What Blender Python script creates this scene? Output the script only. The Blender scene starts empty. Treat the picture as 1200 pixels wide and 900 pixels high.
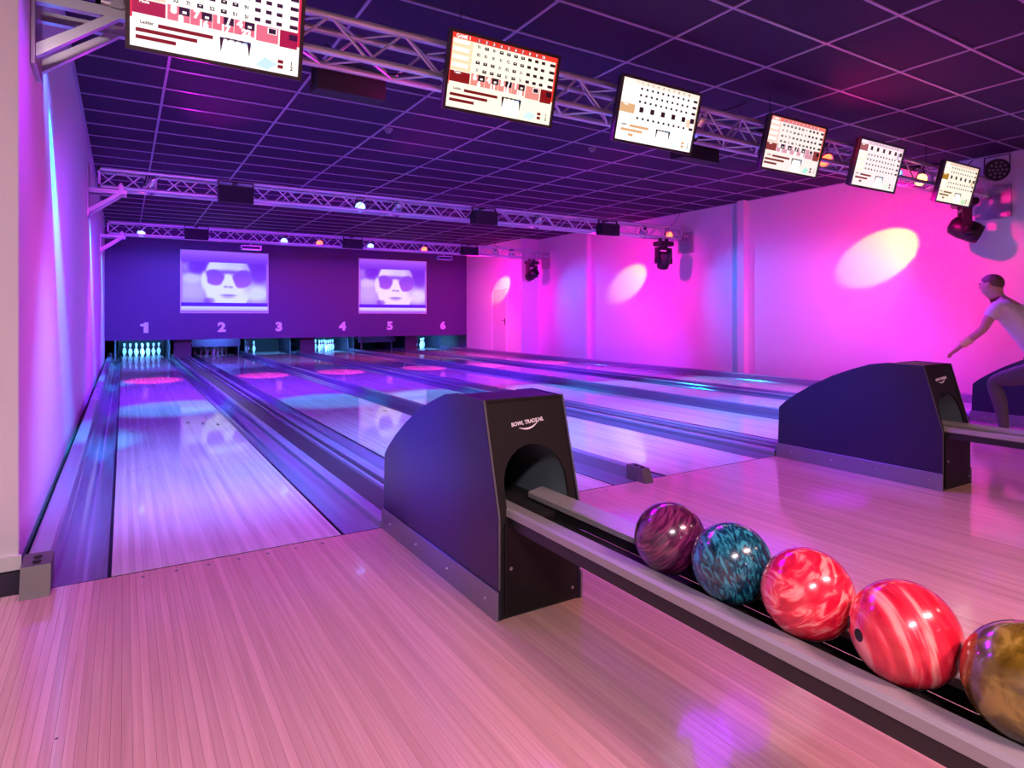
import bpy, math, random
from math import sin, cos, pi, radians, sqrt
from mathutils import Vector, Matrix
random.seed(7)
SC = bpy.context.scene
COL = SC.collection

# ------------------------------------------------------------------ camera
CAM_H = 1.185
cam = bpy.data.cameras.new('camera'); camo = bpy.data.objects.new('camera', cam); COL.objects.link(camo)
camo.location = (0, 0, CAM_H); camo.rotation_euler = (pi/2, 0, -radians(31.6))
cam.sensor_width = 36; cam.lens = 740/1200*36; cam.shift_y = -(450-371)/1200
cam.clip_start = .05; cam.clip_end = 80
SC.camera = camo
# ------------------------------------------------------------------ world, exposure
w = bpy.data.worlds.new('world'); SC.world = w; w.use_nodes = True
w.node_tree.nodes['Background'].inputs[0].default_value = (.03, .012, .06, 1)
w.node_tree.nodes['Background'].inputs[1].default_value = .5
SC.view_settings.view_transform = 'Standard'; SC.view_settings.look = 'None'
SC.view_settings.gamma = 1; SC.view_settings.use_curve_mapping = False
SC.view_settings.exposure = 0.0
SC.cycles.use_denoising = True
SC.cycles.max_bounces = 8; SC.cycles.diffuse_bounces = 4; SC.cycles.glossy_bounces = 4
SC.cycles.sample_clamp_indirect = 6.0
SC.cycles.caustics_reflective = False; SC.cycles.caustics_refractive = False
# ------------------------------------------------------------------ main dimensions
FOUL = 3.41
XL, XR = -.42, 10.92            # side walls
ZC = 3.565                      # ceiling
YM = 19.8                       # masking wall
LANES = [.48, 2.40, 3.97, 5.89, 7.46, 9.38]
LW = 1.054
GUT = .208
HEAD = 3.42 + 18.29             # head pin
TRY = [4.2, 10.15, 15.75]       # front chords of the three trusses
TS = .24; TZ0, TZ1 = 2.94, 3.18
MAG = (1, .006, .84); PINK = (1, .05, .42); BLUE = (.11, .025, 1.0); CYAN = (.0, .42, 1.0); LAV = (.30, .07, 1.0); WARM = (.85, 1, .02)
NUM = ['one', 'two', 'three', 'four', 'five', 'six']
TRUSS_WORD = ['near', 'middle', 'far']

RIG = ''
C_LOUNGE = (.95, .50, .50); C_CAN1 = (.16, .02, .50); C_CAN2 = (.19, .03, 1.30); C_CAN3L = (.11, .10, 1.06); C_CAN3R = (.34, .04, .05); C_HOOD = (.06, .02, 1.7)
C_APPR = (.74, 0, 1.85); C_RW = (2.4, 0, 1.05); C_RV = (0, .24, 1.20); C_LW = (.62, 0, .38); C_LANE = (.05, .38, 1.10); C_X1 = (.8, 0, .8)
# ------------------------------------------------------------------ lights (truss and room fixtures, plus added spots without one)
def spot(loc, tgt, col, power, deg, blend=.6, rad=.06):
    power *= max(col); col = tuple(q/max(col) for q in col)
    l = bpy.data.lights.new('spot_beam', 'SPOT'); l.energy = power; l.color = col
    l.spot_size = radians(deg); l.spot_blend = blend; l.shadow_soft_size = rad
    o = bpy.data.objects.new('spot_beam', l); o['rig'] = RIG; COL.objects.link(o); o.location = loc
    o.rotation_euler = (Vector(tgt)-Vector(loc)).to_track_quat('-Z', 'Y').to_euler()
    return o
def area(loc, tgt, col, power, sx, sy, spread=180):
    power *= max(col); col = tuple(q/max(col) for q in col)
    l = bpy.data.lights.new('area_glow', 'AREA'); l.energy = power; l.color = col; l.shape = 'RECTANGLE'
    l.size = sx; l.size_y = sy; l.spread = radians(spread)
    o = bpy.data.objects.new('area_glow', l); o['rig'] = RIG; COL.objects.link(o); o.location = loc
    o.rotation_euler = (Vector(tgt)-Vector(loc)).to_track_quat('-Z', 'Y').to_euler()
    return o
# lounge ceiling lights behind the photographer
RIG = 'lounge'
LOUNGE = [(-.9, -1.6), (2.2, -1.6), (5.4, -1.6), (8.6, -1.6)]
for i, (x, y) in enumerate(LOUNGE):
    area((x, y, ZC-.05), (x+.1, y+(2.0 if i == 0 else .9), 0), (.90, .66, .76) if i == 0 else C_LOUNGE, [230, 205, 65, 15][i], 1.1, .5, 128 if i == 0 else 112)
# black-light cannons under the trusses: wash over lanes, hoods and masking wall
RIG = 'cannon_near'
for x, k in ((1.44, 1.0), (4.93, .8), (8.42, .9)): spot((x, TRY[0]+.50, 2.80), (x, TRY[0]+2.7, 0), C_CAN1, 1000*k, 140, .5, .12)
RIG = 'cannon_middle'
for x, k in ((1.44, 1.0), (4.93, .8), (8.42, .6)): spot((x, TRY[1]+.14, 2.80), (x, TRY[1]+2.3, 0), C_CAN2, 1000*k, 130, .5, .12)
RIG = 'cannon_far_left'
spot((1.44, TRY[2]+.14, 2.80), (1.44, TRY[2]+2.6, .2), C_CAN3L, 800, 115, .5, .12)
RIG = 'cannon_far_right'
for x in (5.2, 8.42): spot((x, TRY[2]+.14, 2.80), (x, TRY[2]+2.6, .2), C_CAN3R, 600, 115, .5, .12)
# unseen blue spots, added by the near truss to tint the first two hoods
RIG = 'hood_fill'
spot((-.16, TRY[0]-.14, 2.80), (1.25, 3.05, .98), C_HOOD, 2300, 23, 1, .06)
spot((3.44, TRY[0]-.14, 2.62), (4.75, 2.9, .6), C_HOOD, 400, 26, 1, .06)
# wash on the approach
RIG = 'approach_wash'
for x, P in ((-.1, 50), (1.2, 75), (1.7, 75), (3.05, 75), (3.3, 75), (4.65, 60), (5.2, 60), (6.65, 150), (8.2, 120), (8.7, 120)): spot((x, TRY[0]-.1, 2.80), (x+.2, 2.7, 0), C_APPR, P, 110, 1, .25)
# par cans: wash on both side walls
for n, (y, k) in enumerate(zip(TRY, (1, .85, .75))):
    RIG = 'right_wall_par'
    spot((8.3, y+.12, 2.84), (10.9, y+2.0, 1.2), (2.3, 0, .60) if n == 0 else C_RW, 260*k, 120, 1, .06)
    RIG = 'left_wall_par'
    spot((2.2, y+.12, 2.84), (-.42, y+.7, 1.0), C_LW, 130*k, 110, 1, .06)
    RIG = 'right_wall_violet_par'
    spot((9.2, y+.12, 2.84), (10.9, y-2.2, 1.0), C_RV, 200, 70, 1, .06)
RIG = 'left_wall_par'
spot((1.5, 4.1, 2.80), (-.42, 4.9, .5), C_LW, 190, 58, 1, .06)
RIG = 'lane_par'
for i, x in enumerate(LANES): spot((x, TRY[0]+.1, 2.80), (x, 5.35, 0), C_LANE, 540, (72, 86, 86, 86, 60, 50)[i], 1, .05)
# pars aimed across at the neighbouring truss and the ceiling between
RIG = 'cross_par'
for x in (.8, 3.4, 6.2, 8.8):
    spot((x, TRY[1]-.04, 3.02), (x+.6, TRY[0], 3.02), C_X1, 150, 46, 1, .05)
    spot((x-.2, TRY[0]+.30, 3.02), (x+.4, TRY[1], 3.06), C_X1, 150, 46, 1, .05)
    spot((x+.3, TRY[1]+.30, 3.02), (x+.4, TRY[2], 3.06), C_X1, 150, 46, 1, .05)
RIG = ''
# warm narrow beams grazing the right wall
spot((9.75, TRY[0]+.12, 2.90), (10.92, 5.75, 2.25), WARM, 250, 25, .30, .03)
spot((9.75, TRY[0]+.12, 2.90), (10.92, 6.6, 1.6), (1, .10, .22), 300, 50, 1, .03)
spot((9.75, TRY[1]+.12, 2.90), (10.92, 12.0, 2.1), WARM, 280, 22, .6, .03)
spot((9.3, TRY[2]+.12, 2.90), (10.3, 17.3, 2.1), WARM, 190, 22, .6, .03)
# cyan beams grazing the left wall
for y, P in zip(TRY, (2600, 2200, 2200)):
    spot((-.27, y+.58, 3.05), (-.42, y+2.25, .9), CYAN, P, 22, 1, .015)
    spot((-.27, y+.40, 2.90), (-.42, y+3.4, .5), (.06, .14, 1), P*.045, 60, 1, .02)
# pools on the lanes
for i, x in enumerate(LANES):
    spot((x, TRY[1]+.46, 2.82), (x, 13.4, 0), PINK, 2600, 15, .35, .04)
    spot((x, TRY[1]-.28, 2.78), (x+.1, 9.3-.3*i, 0), CYAN, 700, 36, .7, .05)
    spot((x, TRY[2]+.1, 2.86), (x, 18.0, 0), (.75, .05, 1) if i % 2 else CYAN, 260, 50, 1, .05)
spot((6.6, TRY[0]-.1, 2.80), (6.9, 2.9, ZC), (1, .01, .16), 55, 140, 1, .05)

# ------------------------------------------------------------------ materials
MATS = {}
def nt(name):
    m = bpy.data.materials.new(name); m.use_nodes = True
    return m, m.node_tree, m.node_tree.nodes['Principled BSDF']
def setp(b, **k):
    names = dict(col='Base Color', rough='Roughness', metal='Metallic', spec='Specular IOR Level', coat='Coat Weight', coatr='Coat Roughness', trans='Transmission Weight')
    for a, v in k.items():
        b.inputs[names[a]].default_value = (*v, 1) if a == 'col' else v
def noise_bump(T, b, scale, strength, dist=.02, stretch=(1, 1, 1)):
    tc = T.nodes.new('ShaderNodeTexCoord'); mp = T.nodes.new('ShaderNodeMapping'); n = T.nodes.new('ShaderNodeTexNoise'); bp = T.nodes.new('ShaderNodeBump')
    mp.inputs['Scale'].default_value = stretch; n.inputs['Scale'].default_value = scale; n.inputs['Detail'].default_value = 4
    bp.inputs['Strength'].default_value = strength; bp.inputs['Distance'].default_value = dist
    T.links.new(tc.outputs['Object'], mp.inputs[0]); T.links.new(mp.outputs[0], n.inputs[0]); T.links.new(n.outputs[0], bp.inputs['Height']); T.links.new(bp.outputs[0], b.inputs['Normal'])
    return n
def plain(name, col, rough=.5, metal=0, bump=None, vary=.0, **k):
    m, T, b = nt(name); setp(b, col=col, rough=rough, metal=metal, **k)
    if bump: noise_bump(T, b, *bump)
    tc = T.nodes.new('ShaderNodeTexCoord'); n = T.nodes.new('ShaderNodeTexNoise'); n.inputs['Scale'].default_value = 4; n.inputs['Detail'].default_value = 1
    r = T.nodes.new('ShaderNodeMapRange'); r.inputs['To Min'].default_value = max(.02, rough-.03); r.inputs['To Max'].default_value = rough+.03
    T.links.new(tc.outputs['Object'], n.inputs[0]); T.links.new(n.outputs[0], r.inputs[0]); T.links.new(r.outputs[0], b.inputs['Roughness'])
    MATS[name] = m; return m
def emis(name, col, s):
    m, T, b = nt(name); setp(b, col=(0.02, .02, .02)); b.inputs['Emission Color'].default_value = (*col, 1); b.inputs['Emission Strength'].default_value = s
    MATS[name] = m; return m
def wood(name, c1, c2, rough, board=False, coat=.0, gs=(60, 1.3, 60), strips=None):
    m, T, b = nt(name); N = T.nodes; L = T.links
    tc = N.new('ShaderNodeTexCoord'); mp = N.new('ShaderNodeMapping'); mp.inputs['Scale'].default_value = gs
    n = N.new('ShaderNodeTexNoise'); n.inputs['Scale'].default_value = 1; n.inputs['Detail'].default_value = 5; n.inputs['Distortion'].default_value = .6
    oi = N.new('ShaderNodeObjectInfo'); add = N.new('ShaderNodeVectorMath'); add.operation = 'ADD'
    cr = N.new('ShaderNodeCombineXYZ'); mul = N.new('ShaderNodeMath'); mul.operation = 'MULTIPLY'; mul.inputs[1].default_value = 37
    L.new(oi.outputs['Random'], mul.inputs[0]); L.new(mul.outputs[0], cr.inputs[0]); L.new(mul.outputs[0], cr.inputs[1])
    L.new(tc.outputs['Object'], mp.inputs[0]); L.new(mp.outputs[0], add.inputs[0]); L.new(cr.outputs[0], add.inputs[1]); L.new(add.outputs[0], n.inputs[0])
    rp = N.new('ShaderNodeValToRGB'); rp.color_ramp.elements[0].position = .3; rp.color_ramp.elements[1].position = .72
    rp.color_ramp.elements[0].color = (*c1, 1); rp.color_ramp.elements[1].color = (*c2, 1)
    L.new(n.outputs[0], rp.inputs[0]); out = rp.outputs[0]
    hs = N.new('ShaderNodeHueSaturation'); mr = N.new('ShaderNodeMapRange'); mr.inputs['To Min'].default_value = .90; mr.inputs['To Max'].default_value = 1.08
    if board:
        L.new(oi.outputs['Random'], mr.inputs[0])
    else:      # printed strips of a synthetic lane: brightness steps every board width
        sx = N.new('ShaderNodeSeparateXYZ'); L.new(tc.outputs['Object'], sx.inputs[0])
        d = N.new('ShaderNodeMath'); d.operation = 'DIVIDE'; d.inputs[1].default_value = strips or .027; L.new(sx.outputs[0], d.inputs[0])
        fl = N.new('ShaderNodeMath'); fl.operation = 'FLOOR'; L.new(d.outputs[0], fl.inputs[0])
        wn = N.new('ShaderNodeTexWhiteNoise'); wn.noise_dimensions = '1D'; L.new(fl.outputs[0], wn.inputs['W']); L.new(wn.outputs[0], mr.inputs[0])
        mr.inputs['To Min'].default_value = .88; mr.inputs['To Max'].default_value = 1.1
    L.new(out, hs.inputs['Color']); L.new(mr.outputs[0], hs.inputs['Value']); L.new(hs.outputs[0], b.inputs['Base Color'])
    setp(b, rough=rough, coat=coat, coatr=.045); MATS[name] = m; return m
plain('wall_paint', (.80, .78, .80), .6, bump=(140, .06, .003))
plain('skirting_white', (.78, .77, .76), .45)
plain('mask_paint', (.085, .028, .14), .55)
plain('skirting_dark', (.10, .09, .10), .5)
plain('mask_number', (.85, .84, .86), .5)
plain('tile', (.026, .0045, .044), .85, bump=(220, .25, .004))
plain('grid_bar', (.38, .27, .42), .35)
plain('dark_floor', (.012, .011, .014), .7)
plain('black_plastic', (.012, .012, .014), .42)
plain('black_matt', (.006, .006, .007), .7)
plain('pit_black', (.01, .01, .014), .8)
plain('kick_panel', (.06, .05, .085), .55)
plain('hood_side', (.010, .007, .038), .32, spec=.5)
MATS['hood_side'].node_tree.nodes['Principled BSDF'].inputs['IOR'].default_value = 1.5
plain('hood_front', (.006, .0045, .0045), .5, spec=.3)
plain('hood_edge', (.11, .11, .12), .35)
plain('kick_plate', (.22, .21, .24), .42, .5)
plain('rail_grey', (.30, .29, .29), .40, .1)
plain('tunnel', (.10, .14, .16), .35)
plain('logo_white', (.9, .9, .9), .5)
plain('alu', (.78, .78, .80), .34, .55)
plain('bracket_metal', (.62, .62, .64), .32, .9)
plain('bracket_grey', (.13, .12, .12), .5, .3)
plain('chrome', (.85, .85, .87), .12, 1)
plain('gutter', (.22, .19, .30), .16, .15, bump=(3.0, .35, .02, (1, .35, 1)))
plain('cap_blue', (.26, .24, .36), .22, .1)
plain('cap_dark', (.055, .04, .05), .32)
plain('edge_black', (.01, .012, .014), .15)
plain('pin_white', (.85, .86, .88), .22)
plain('pin_red', (.7, .03, .04), .25)
plain('dot_dark', (.03, .018, .015), .4)
plain('door_paint', (.66, .62, .66), .5)
plain('skin', (.60, .36, .27), .5)
plain('hair', (.16, .09, .06), .6)
plain('shirt', (.78, .77, .76), .75, bump=(60, .2, .004))
plain('trousers', (.10, .10, .10), .8)
plain('shoe', (.10, .07, .06), .5)
plain('wristband', (.80, .74, .30), .7)
plain('eye_dark', (.01, .01, .01), .2)
plain('bezel', (.06, .045, .035), .35)
plain('screw', (.5, .5, .52), .3, .9)
plain('detector', (.22, .20, .24), .5)
wood('approach_wood', (.54, .30, .25), (.66, .41, .34), .15, True, .5)
wood('approach_wood_far', (.54, .30, .25), (.66, .41, .34), .15, False, .5)
wood('lane_wood', (.50, .44, .42), (.62, .56, .54), .055, False, .0, gs=(40, 1.2, 40))
for nm, c in (('lens_blue', (.12, .25, 1)), ('lens_red', (1, .06, .02)), ('lens_pink', (1, .08, .5)), ('lens_warm', (1, .45, .08)), ('lens_white', (.8, .85, 1))):
    emis(nm, c, 9)
emis('lens_uv', (.10, .08, 1), 1.2)
m, T, b = nt('display'); MATS['display'] = m
va = T.nodes.new('ShaderNodeVertexColor'); va.layer_name = 'Col'; setp(b, col=(.02, .02, .02), rough=.3)
T.links.new(va.outputs[0], b.inputs['Emission Color']); b.inputs['Emission Strength'].default_value = 1.15
m, T, b = nt('projection'); MATS['projection'] = m
va = T.nodes.new('ShaderNodeVertexColor'); va.layer_name = 'Col'; setp(b, col=(.06, .06, .07), rough=.7)
T.links.new(va.outputs[0], b.inputs['Emission Color']); b.inputs['Emission Strength'].default_value = .98
def ball_mat(name, dark, mid, light, stretch, seed, scale=6.0, dist=.5):
    m, T, b = nt(name); N = T.nodes; L = T.links
    tc = N.new('ShaderNodeTexCoord'); mp = N.new('ShaderNodeMapping'); mp.inputs['Scale'].default_value = stretch; mp.inputs['Location'].default_value = (seed, seed*.7, seed*1.3)
    n = N.new('ShaderNodeTexNoise'); n.inputs['Scale'].default_value = scale; n.inputs['Detail'].default_value = 3; n.inputs['Distortion'].default_value = dist
    rp = N.new('ShaderNodeValToRGB'); e = rp.color_ramp.elements; e[0].position = .38; e[0].color = (*dark, 1); e[1].position = .64; e[1].color = (*light, 1)
    k = e.new(.52); k.color = (*mid, 1)
    L.new(tc.outputs['Object'], mp.inputs[0]); L.new(mp.outputs[0], n.inputs[0]); L.new(n.outputs[0], rp.inputs[0]); L.new(rp.outputs[0], b.inputs['Base Color'])
    setp(b, rough=.22, coat=1, coatr=.04); MATS[name] = m
ball_mat('ball_purple', (.045, .004, .035), (.10, .008, .06), (.21, .028, .12), (22, 2.6, 2.6), 1.2, 5, .5)
ball_mat('ball_teal', (.002, .02, .045), (.006, .07, .12), (.03, .30, .38), (13, 5, 5), 5.1, 5, 1.3)
ball_mat('ball_coral', (.60, .008, .035), (.85, .022, .06), (.95, .30, .28), (11, 3.4, 3.4), 2.7, 4.5, 1.0)
ball_mat('ball_pink', (.56, .008, .03), (.84, .035, .07), (.95, .34, .31), (10, 1.2, 1.2), 8.3, 4.5, .30)
ball_mat('ball_gold', (.085, .05, .003), (.16, .105, .008), (.30, .21, .03), (4, 4, 2), 3.3, 4, 1.2)

# ------------------------------------------------------------------ mesh helpers
class MB:
    def __init__(s): s.v = []; s.f = []; s.c = []; s.sm = []
    def add(s, vs, fs, col=None, smooth=False):
        o = len(s.v); s.v += [tuple(p) for p in vs]; s.f += [tuple(i+o for i in f) for f in fs]; s.c += [col]*len(fs); s.sm += [smooth]*len(fs); return s
    def box(s, a, b, col=None):
        x0, y0, z0 = a; x1, y1, z1 = b
        return s.add([(x0,y0,z0),(x1,y0,z0),(x1,y1,z0),(x0,y1,z0),(x0,y0,z1),(x1,y0,z1),(x1,y1,z1),(x0,y1,z1)],
                     [(0,3,2,1),(4,5,6,7),(0,1,5,4),(1,2,6,5),(2,3,7,6),(3,0,4,7)], col)
    def cbox(s, c, d, col=None): return s.box([c[i]-d[i]/2 for i in range(3)], [c[i]+d[i]/2 for i in range(3)], col)
    def bbox(s, a, b, r=.01):          # box with chamfered vertical and horizontal edges
        x0, y0, z0 = a; x1, y1, z1 = b
        prof = [(x0+r,y0),(x1-r,y0),(x1,y0+r),(x1,y1-r),(x1-r,y1),(x0+r,y1),(x0,y1-r),(x0,y0+r)]
        cx, cy = (x0+x1)/2, (y0+y1)/2
        def ins(p): return (cx+(p[0]-cx)*(1-2*r/(x1-x0)), cy+(p[1]-cy)*(1-2*r/(y1-y0)))
        rings = [[(*ins(p), z0) for p in prof], [(*p, z0+r) for p in prof], [(*p, z1-r) for p in prof], [(*ins(p), z1) for p in prof]]
        return s.loft(rings, True)
    def loft(s, rings, caps=True, smooth=False, closed=True):
        n = len(rings[0]); vs = [p for r in rings for p in r]; fs = []
        for i in range(len(rings)-1):
            for j in range(n if closed else n-1):
                k = (j+1) % n; fs.append((i*n+j, i*n+k, (i+1)*n+k, (i+1)*n+j))
        s.add(vs, fs, None, smooth)
        if caps and closed:
            s.add(rings[0], [tuple(range(n))[::-1]]); s.add(rings[-1], [tuple(range(n))])
        return s
    def tube(s, p, q, r, n=8, r2=None, caps=True):
        p, q = Vector(p), Vector(q); d = (q-p).normalized(); u = d.orthogonal().normalized(); v = d.cross(u)
        R = []
        for c, rr in ((p, r), (q, r if r2 is None else r2)):
            R.append([c+(u*cos(2*pi*i/n)+v*sin(2*pi*i/n))*rr for i in range(n)])
        return s.loft(R, caps, True)
    def path(s, pts, r, n=6):
        pts = [Vector(p) for p in pts]; R = []; u = None
        for i, c in enumerate(pts):
            d = (pts[min(i+1, len(pts)-1)]-pts[max(i-1, 0)]).normalized()
            u = d.orthogonal().normalized() if u is None else (u-d*u.dot(d)).normalized(); v = d.cross(u)
            R.append([c+(u*cos(2*pi*j/n)+v*sin(2*pi*j/n))*r for j in range(n)])
        return s.loft(R, True, True)
    def lathe(s, prof, n=16, M=None):          # prof (r, z) around z
        R = [[Vector((r*cos(2*pi*i/n), r*sin(2*pi*i/n), z)) for i in range(n)] for r, z in prof]
        if M is not None: R = [[M @ p for p in r] for r in R]
        return s.loft(R, True, True)
    def prism_x(s, prof, x0, x1):              # prof (y, z) extruded in x
        return s.loft([[(x0, y, z) for y, z in prof], [(x1, y, z) for y, z in prof]], True)
    def prism_y(s, prof, y0, y1):              # prof (x, z) extruded in y
        return s.loft([[(x, y1, z) for x, z in prof], [(x, y0, z) for x, z in prof]], True)
    def xform(s, M): s.v = [tuple(M @ Vector(p)) for p in s.v]; return s
    def mesh(s, name, mat):
        me = bpy.data.meshes.new(name); me.from_pydata(s.v, [], s.f); me.materials.append(MATS[mat] if isinstance(mat, str) else mat)
        me.polygons.foreach_set('use_smooth', s.sm)
        if any(c is not None for c in s.c):
            at = me.color_attributes.new('Col', 'FLOAT_COLOR', 'CORNER'); k = 0; buf = []
            for f, c in zip(s.f, s.c): buf += list((*(c or (0, 0, 0)), 1))*len(f)
            at.data.foreach_set('color', buf)
        me.update(); return me
    def build(s, name, mat, parent=None): return link(name, s.mesh(name, mat), parent)
def link(name, me, parent=None):
    o = bpy.data.objects.new(name, me); COL.objects.link(o)
    if parent is not None: o.parent = parent
    return o
def tag(o, label, cat, group=None, kind=None):
    o['label'] = label; o['category'] = cat
    if group: o['group'] = group
    if kind: o['kind'] = kind
    return o
def empty(name, loc=(0, 0, 0), rz=0):
    o = bpy.data.objects.new(name, None); COL.objects.link(o); o.location = loc; o.rotation_euler = (0, 0, rz); o.empty_display_size = .1; return o
def copy_tree(o, parent=None):
    c = o.copy(); COL.objects.link(c)
    if parent is not None: c.parent = parent
    for ch in o.children: copy_tree(ch, c)
    return c
TXT = {}
def text_faces(txt, size, bold=.0, align='CENTER', ext=0):
    key = (txt, align, round(bold/size, 4), round(ext/size, 4))
    if key not in TXT: TXT[key] = text_raw(txt, 1.0, bold/size, align, ext/size)
    vs, fs = TXT[key]
    return [(v[0]*size, v[1]*size, v[2]*size) for v in vs], fs
def text_raw(txt, size, bold=.0, align='CENTER', ext=0):
    cu = bpy.data.curves.new('lettering', 'FONT'); cu.body = txt; cu.size = size; cu.align_x = align; cu.align_y = 'CENTER'; cu.offset = bold; cu.extrude = ext; cu.resolution_u = 3
    o = bpy.data.objects.new('lettering', cu); COL.objects.link(o)
    dg = bpy.context.evaluated_depsgraph_get(); me = bpy.data.meshes.new_from_object(o.evaluated_get(dg))
    vs = [tuple(v.co) for v in me.vertices]; fs = [tuple(p.vertices) for p in me.polygons]
    bpy.data.objects.remove(o); bpy.data.curves.remove(cu); bpy.data.meshes.remove(me)
    return vs, fs
ORD = ['first', 'second', 'third', 'fourth', 'fifth', 'sixth', 'seventh', 'eighth']

# ================================================================== THE SETTING
BACK = -4.2
# --- floor: sub-floor slab, boards of the approach as parts
fl = MB().box((-2.6, BACK, -.30), (XR+.2, 23.4, -.12)).build('floor', 'dark_floor')
tag(fl, 'maple board approach floor in front of the lanes', 'floor', kind='structure')
BW = .027
bme = MB().bbox((0, BACK, -.12), (BW-.0004, FOUL-.012, 0), .0006).mesh('board', 'approach_wood')
nb = 300
for i in range(nb):
    o = link('board', bme, fl); o.location.x = -.95+i*BW
fb = MB()
x = -.95+nb*BW
while x < XR: fb.box((x, BACK, -.12), (min(x+BW-.0004, XR), FOUL-.012, 0)); x += BW
x = -.95-BW
while x > -2.6: fb.box((x, BACK, -.12), (x+BW-.0004, FOUL-.012, 0)); x -= BW
o = fb.build('board_field', 'approach_wood_far', fl); o['kind'] = 'stuff'
o = MB().box((-.30, FOUL-.012, -.12), (XR, FOUL, -.001)).build('foul_line', 'edge_black', fl); o['label'] = 'thin black foul line strip'
dm = MB().lathe([(.009, -.001), (.009, .0006)], 10).mesh('marker_dot', 'dot_dark')
for c in LANES[:5]:
    for k in range(7):
        o = link('marker_dot', dm, fl); o.location = (c-.405+k*.135, 3.33, 0)
for k in (-1, ):
    o = link('marker_dot', dm, fl); o.location = (-.16, 2.18, 0); o.scale = (.5, .5, 1)
fe = MB().box((-2.6, FOUL-.012, -.12), (XL+.055, 3.742, -.004)).box((XL, 3.742, -.12), (XL+.055, YM, -.004)).build('floor_edge', 'black_matt'); tag(fe, 'black floor strip at the foot of the left wall', 'floor', kind='structure')
# --- side walls
wl = MB().box((XL-.2, 3.75, -.3), (XL, YM, ZC+.1)).build('wall_left', 'wall_paint')
tag(wl, 'white painted left wall lit pink with a cyan streak', 'wall', kind='structure')
wn = MB().box((-2.6, 3.742, -.3), (XL-.003, 3.96, ZC+.1)).build('wall_left_return', 'wall_paint')
tag(wn, 'plain pale wall end at the left edge facing the approach', 'wall', kind='structure')
wo = MB().box((-2.8, BACK, -.3), (-2.6, 3.96, ZC+.1)).build('wall_left_lounge', 'wall_paint')
tag(wo, 'side wall of the approach beyond the left edge', 'wall', kind='structure')
bs = MB().box((-2.6, 3.728, .0), (XL+.012, 3.742, .066)).build('baseboard_left', 'skirting_white')
tag(bs, 'white skirting board under the pale wall end', 'baseboard', kind='structure')
bs = MB().box((XL, 3.735, .012), (XL+.012, YM, .022)).build('baseboard_lane', 'skirting_dark')
tag(bs, 'thin pale skirting along the left wall beside lane one', 'baseboard', kind='structure')
wr = MB().box((XR, BACK, -.3), (XR+.2, YM+3.6, ZC+.1)).build('wall_right', 'wall_paint')
tag(wr, 'white right wall glowing magenta with yellow light spots', 'wall', kind='structure')
for i, y in enumerate((8.5, 13.62)):
    p = MB().box((10.78, y, -.12), (XR, y+.16, ZC)).build('trim_%d' % (i+1), 'wall_paint')
    tag(p, ['slim square pillar on the right wall, the nearer one', 'slim square pillar on the right wall, the farther one'][i], 'pillar', kind='structure')
bx = MB().box((10.3, 16.2, -.12), (XR, YM, ZC)).build('wall_right_step', 'wall_paint')
tag(bx, 'projecting wall block at far right holding the door', 'wall', kind='structure')
wf = MB().box((-2.8, BACK-.2, -.3), (XR+.2, BACK, ZC+.1)).build('wall_front', 'wall_paint')
tag(wf, 'lounge wall behind the photographer', 'wall', kind='structure')
wp = MB().box((XL-.2, 23.2, -.3), (XR+.2, 23.4, ZC+.1)).build('wall_pit', 'pit_black')
tag(wp, 'black wall at the end of the pin pits', 'wall', kind='structure')
# door in the projecting block
d = empty('door_1', (10.3, 17.06, 0)); tag(d, 'pale flush door in the projecting wall at far right', 'door', kind='structure')
MB().box((-.008, .03, 0), (.03, .87, 2.03)).build('door_leaf', 'door_paint', d)
f = MB(); f.box((-.022, -.02, 0), (.0, .03, 2.08)).box((-.022, .87, 0), (.0, .92, 2.08)).box((-.022, -.02, 2.03), (.0, .92, 2.08)); f.build('door_frame', 'wall_paint', d)
h = MB(); h.cbox((-.014, .09, 1.03), (.012, .04, .2)).tube((-.02, .09, 1.06), (-.06, .09, 1.06), .009).tube((-.06, .085, 1.06), (-.06, .2, 1.06), .009); h.build('door_handle', 'black_plastic', d)
# --- masking wall with numbers
ZM = .542
mw = MB().box((XL, YM, ZM), (10.3, YM+.12, ZC+.05)).build('wall_back', 'mask_paint')
tag(mw, 'dark masking wall above the pins numbered one to six', 'wall', kind='structure')
P1 = [(.02, 0), (.12, 0), (.12, .285), (.045, .285), (.03, .262), (.0, .245), (-.05, .237), (-.05, .178), (.02, .178)]
ONE = ([(x, z, q) for q in (.006, -.006) for x, z in P1], [tuple(range(9)), tuple(range(17, 8, -1))]+[(k, (k+1) % 9, 9+(k+1) % 9, 9+k) for k in range(9)])
for i, c in enumerate(LANES):
    vs, fs = text_faces(str(i+1), .40, .022, ext=.006) if i else ONE
    zs = [v[1] for v in vs]; k = .285/(max(zs)-min(zs)); z0 = (max(zs)+min(zs))/2; x0 = (max(v[0] for v in vs)+min(v[0] for v in vs))/2
    o = MB().add([((v[0]-x0)*k*1.12+c, YM-.007-v[2], (v[1]-z0)*k+.885) for v in vs], fs).build('lane_number', 'mask_number', mw); o['label'] = 'white numeral %d' % (i+1)
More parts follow.
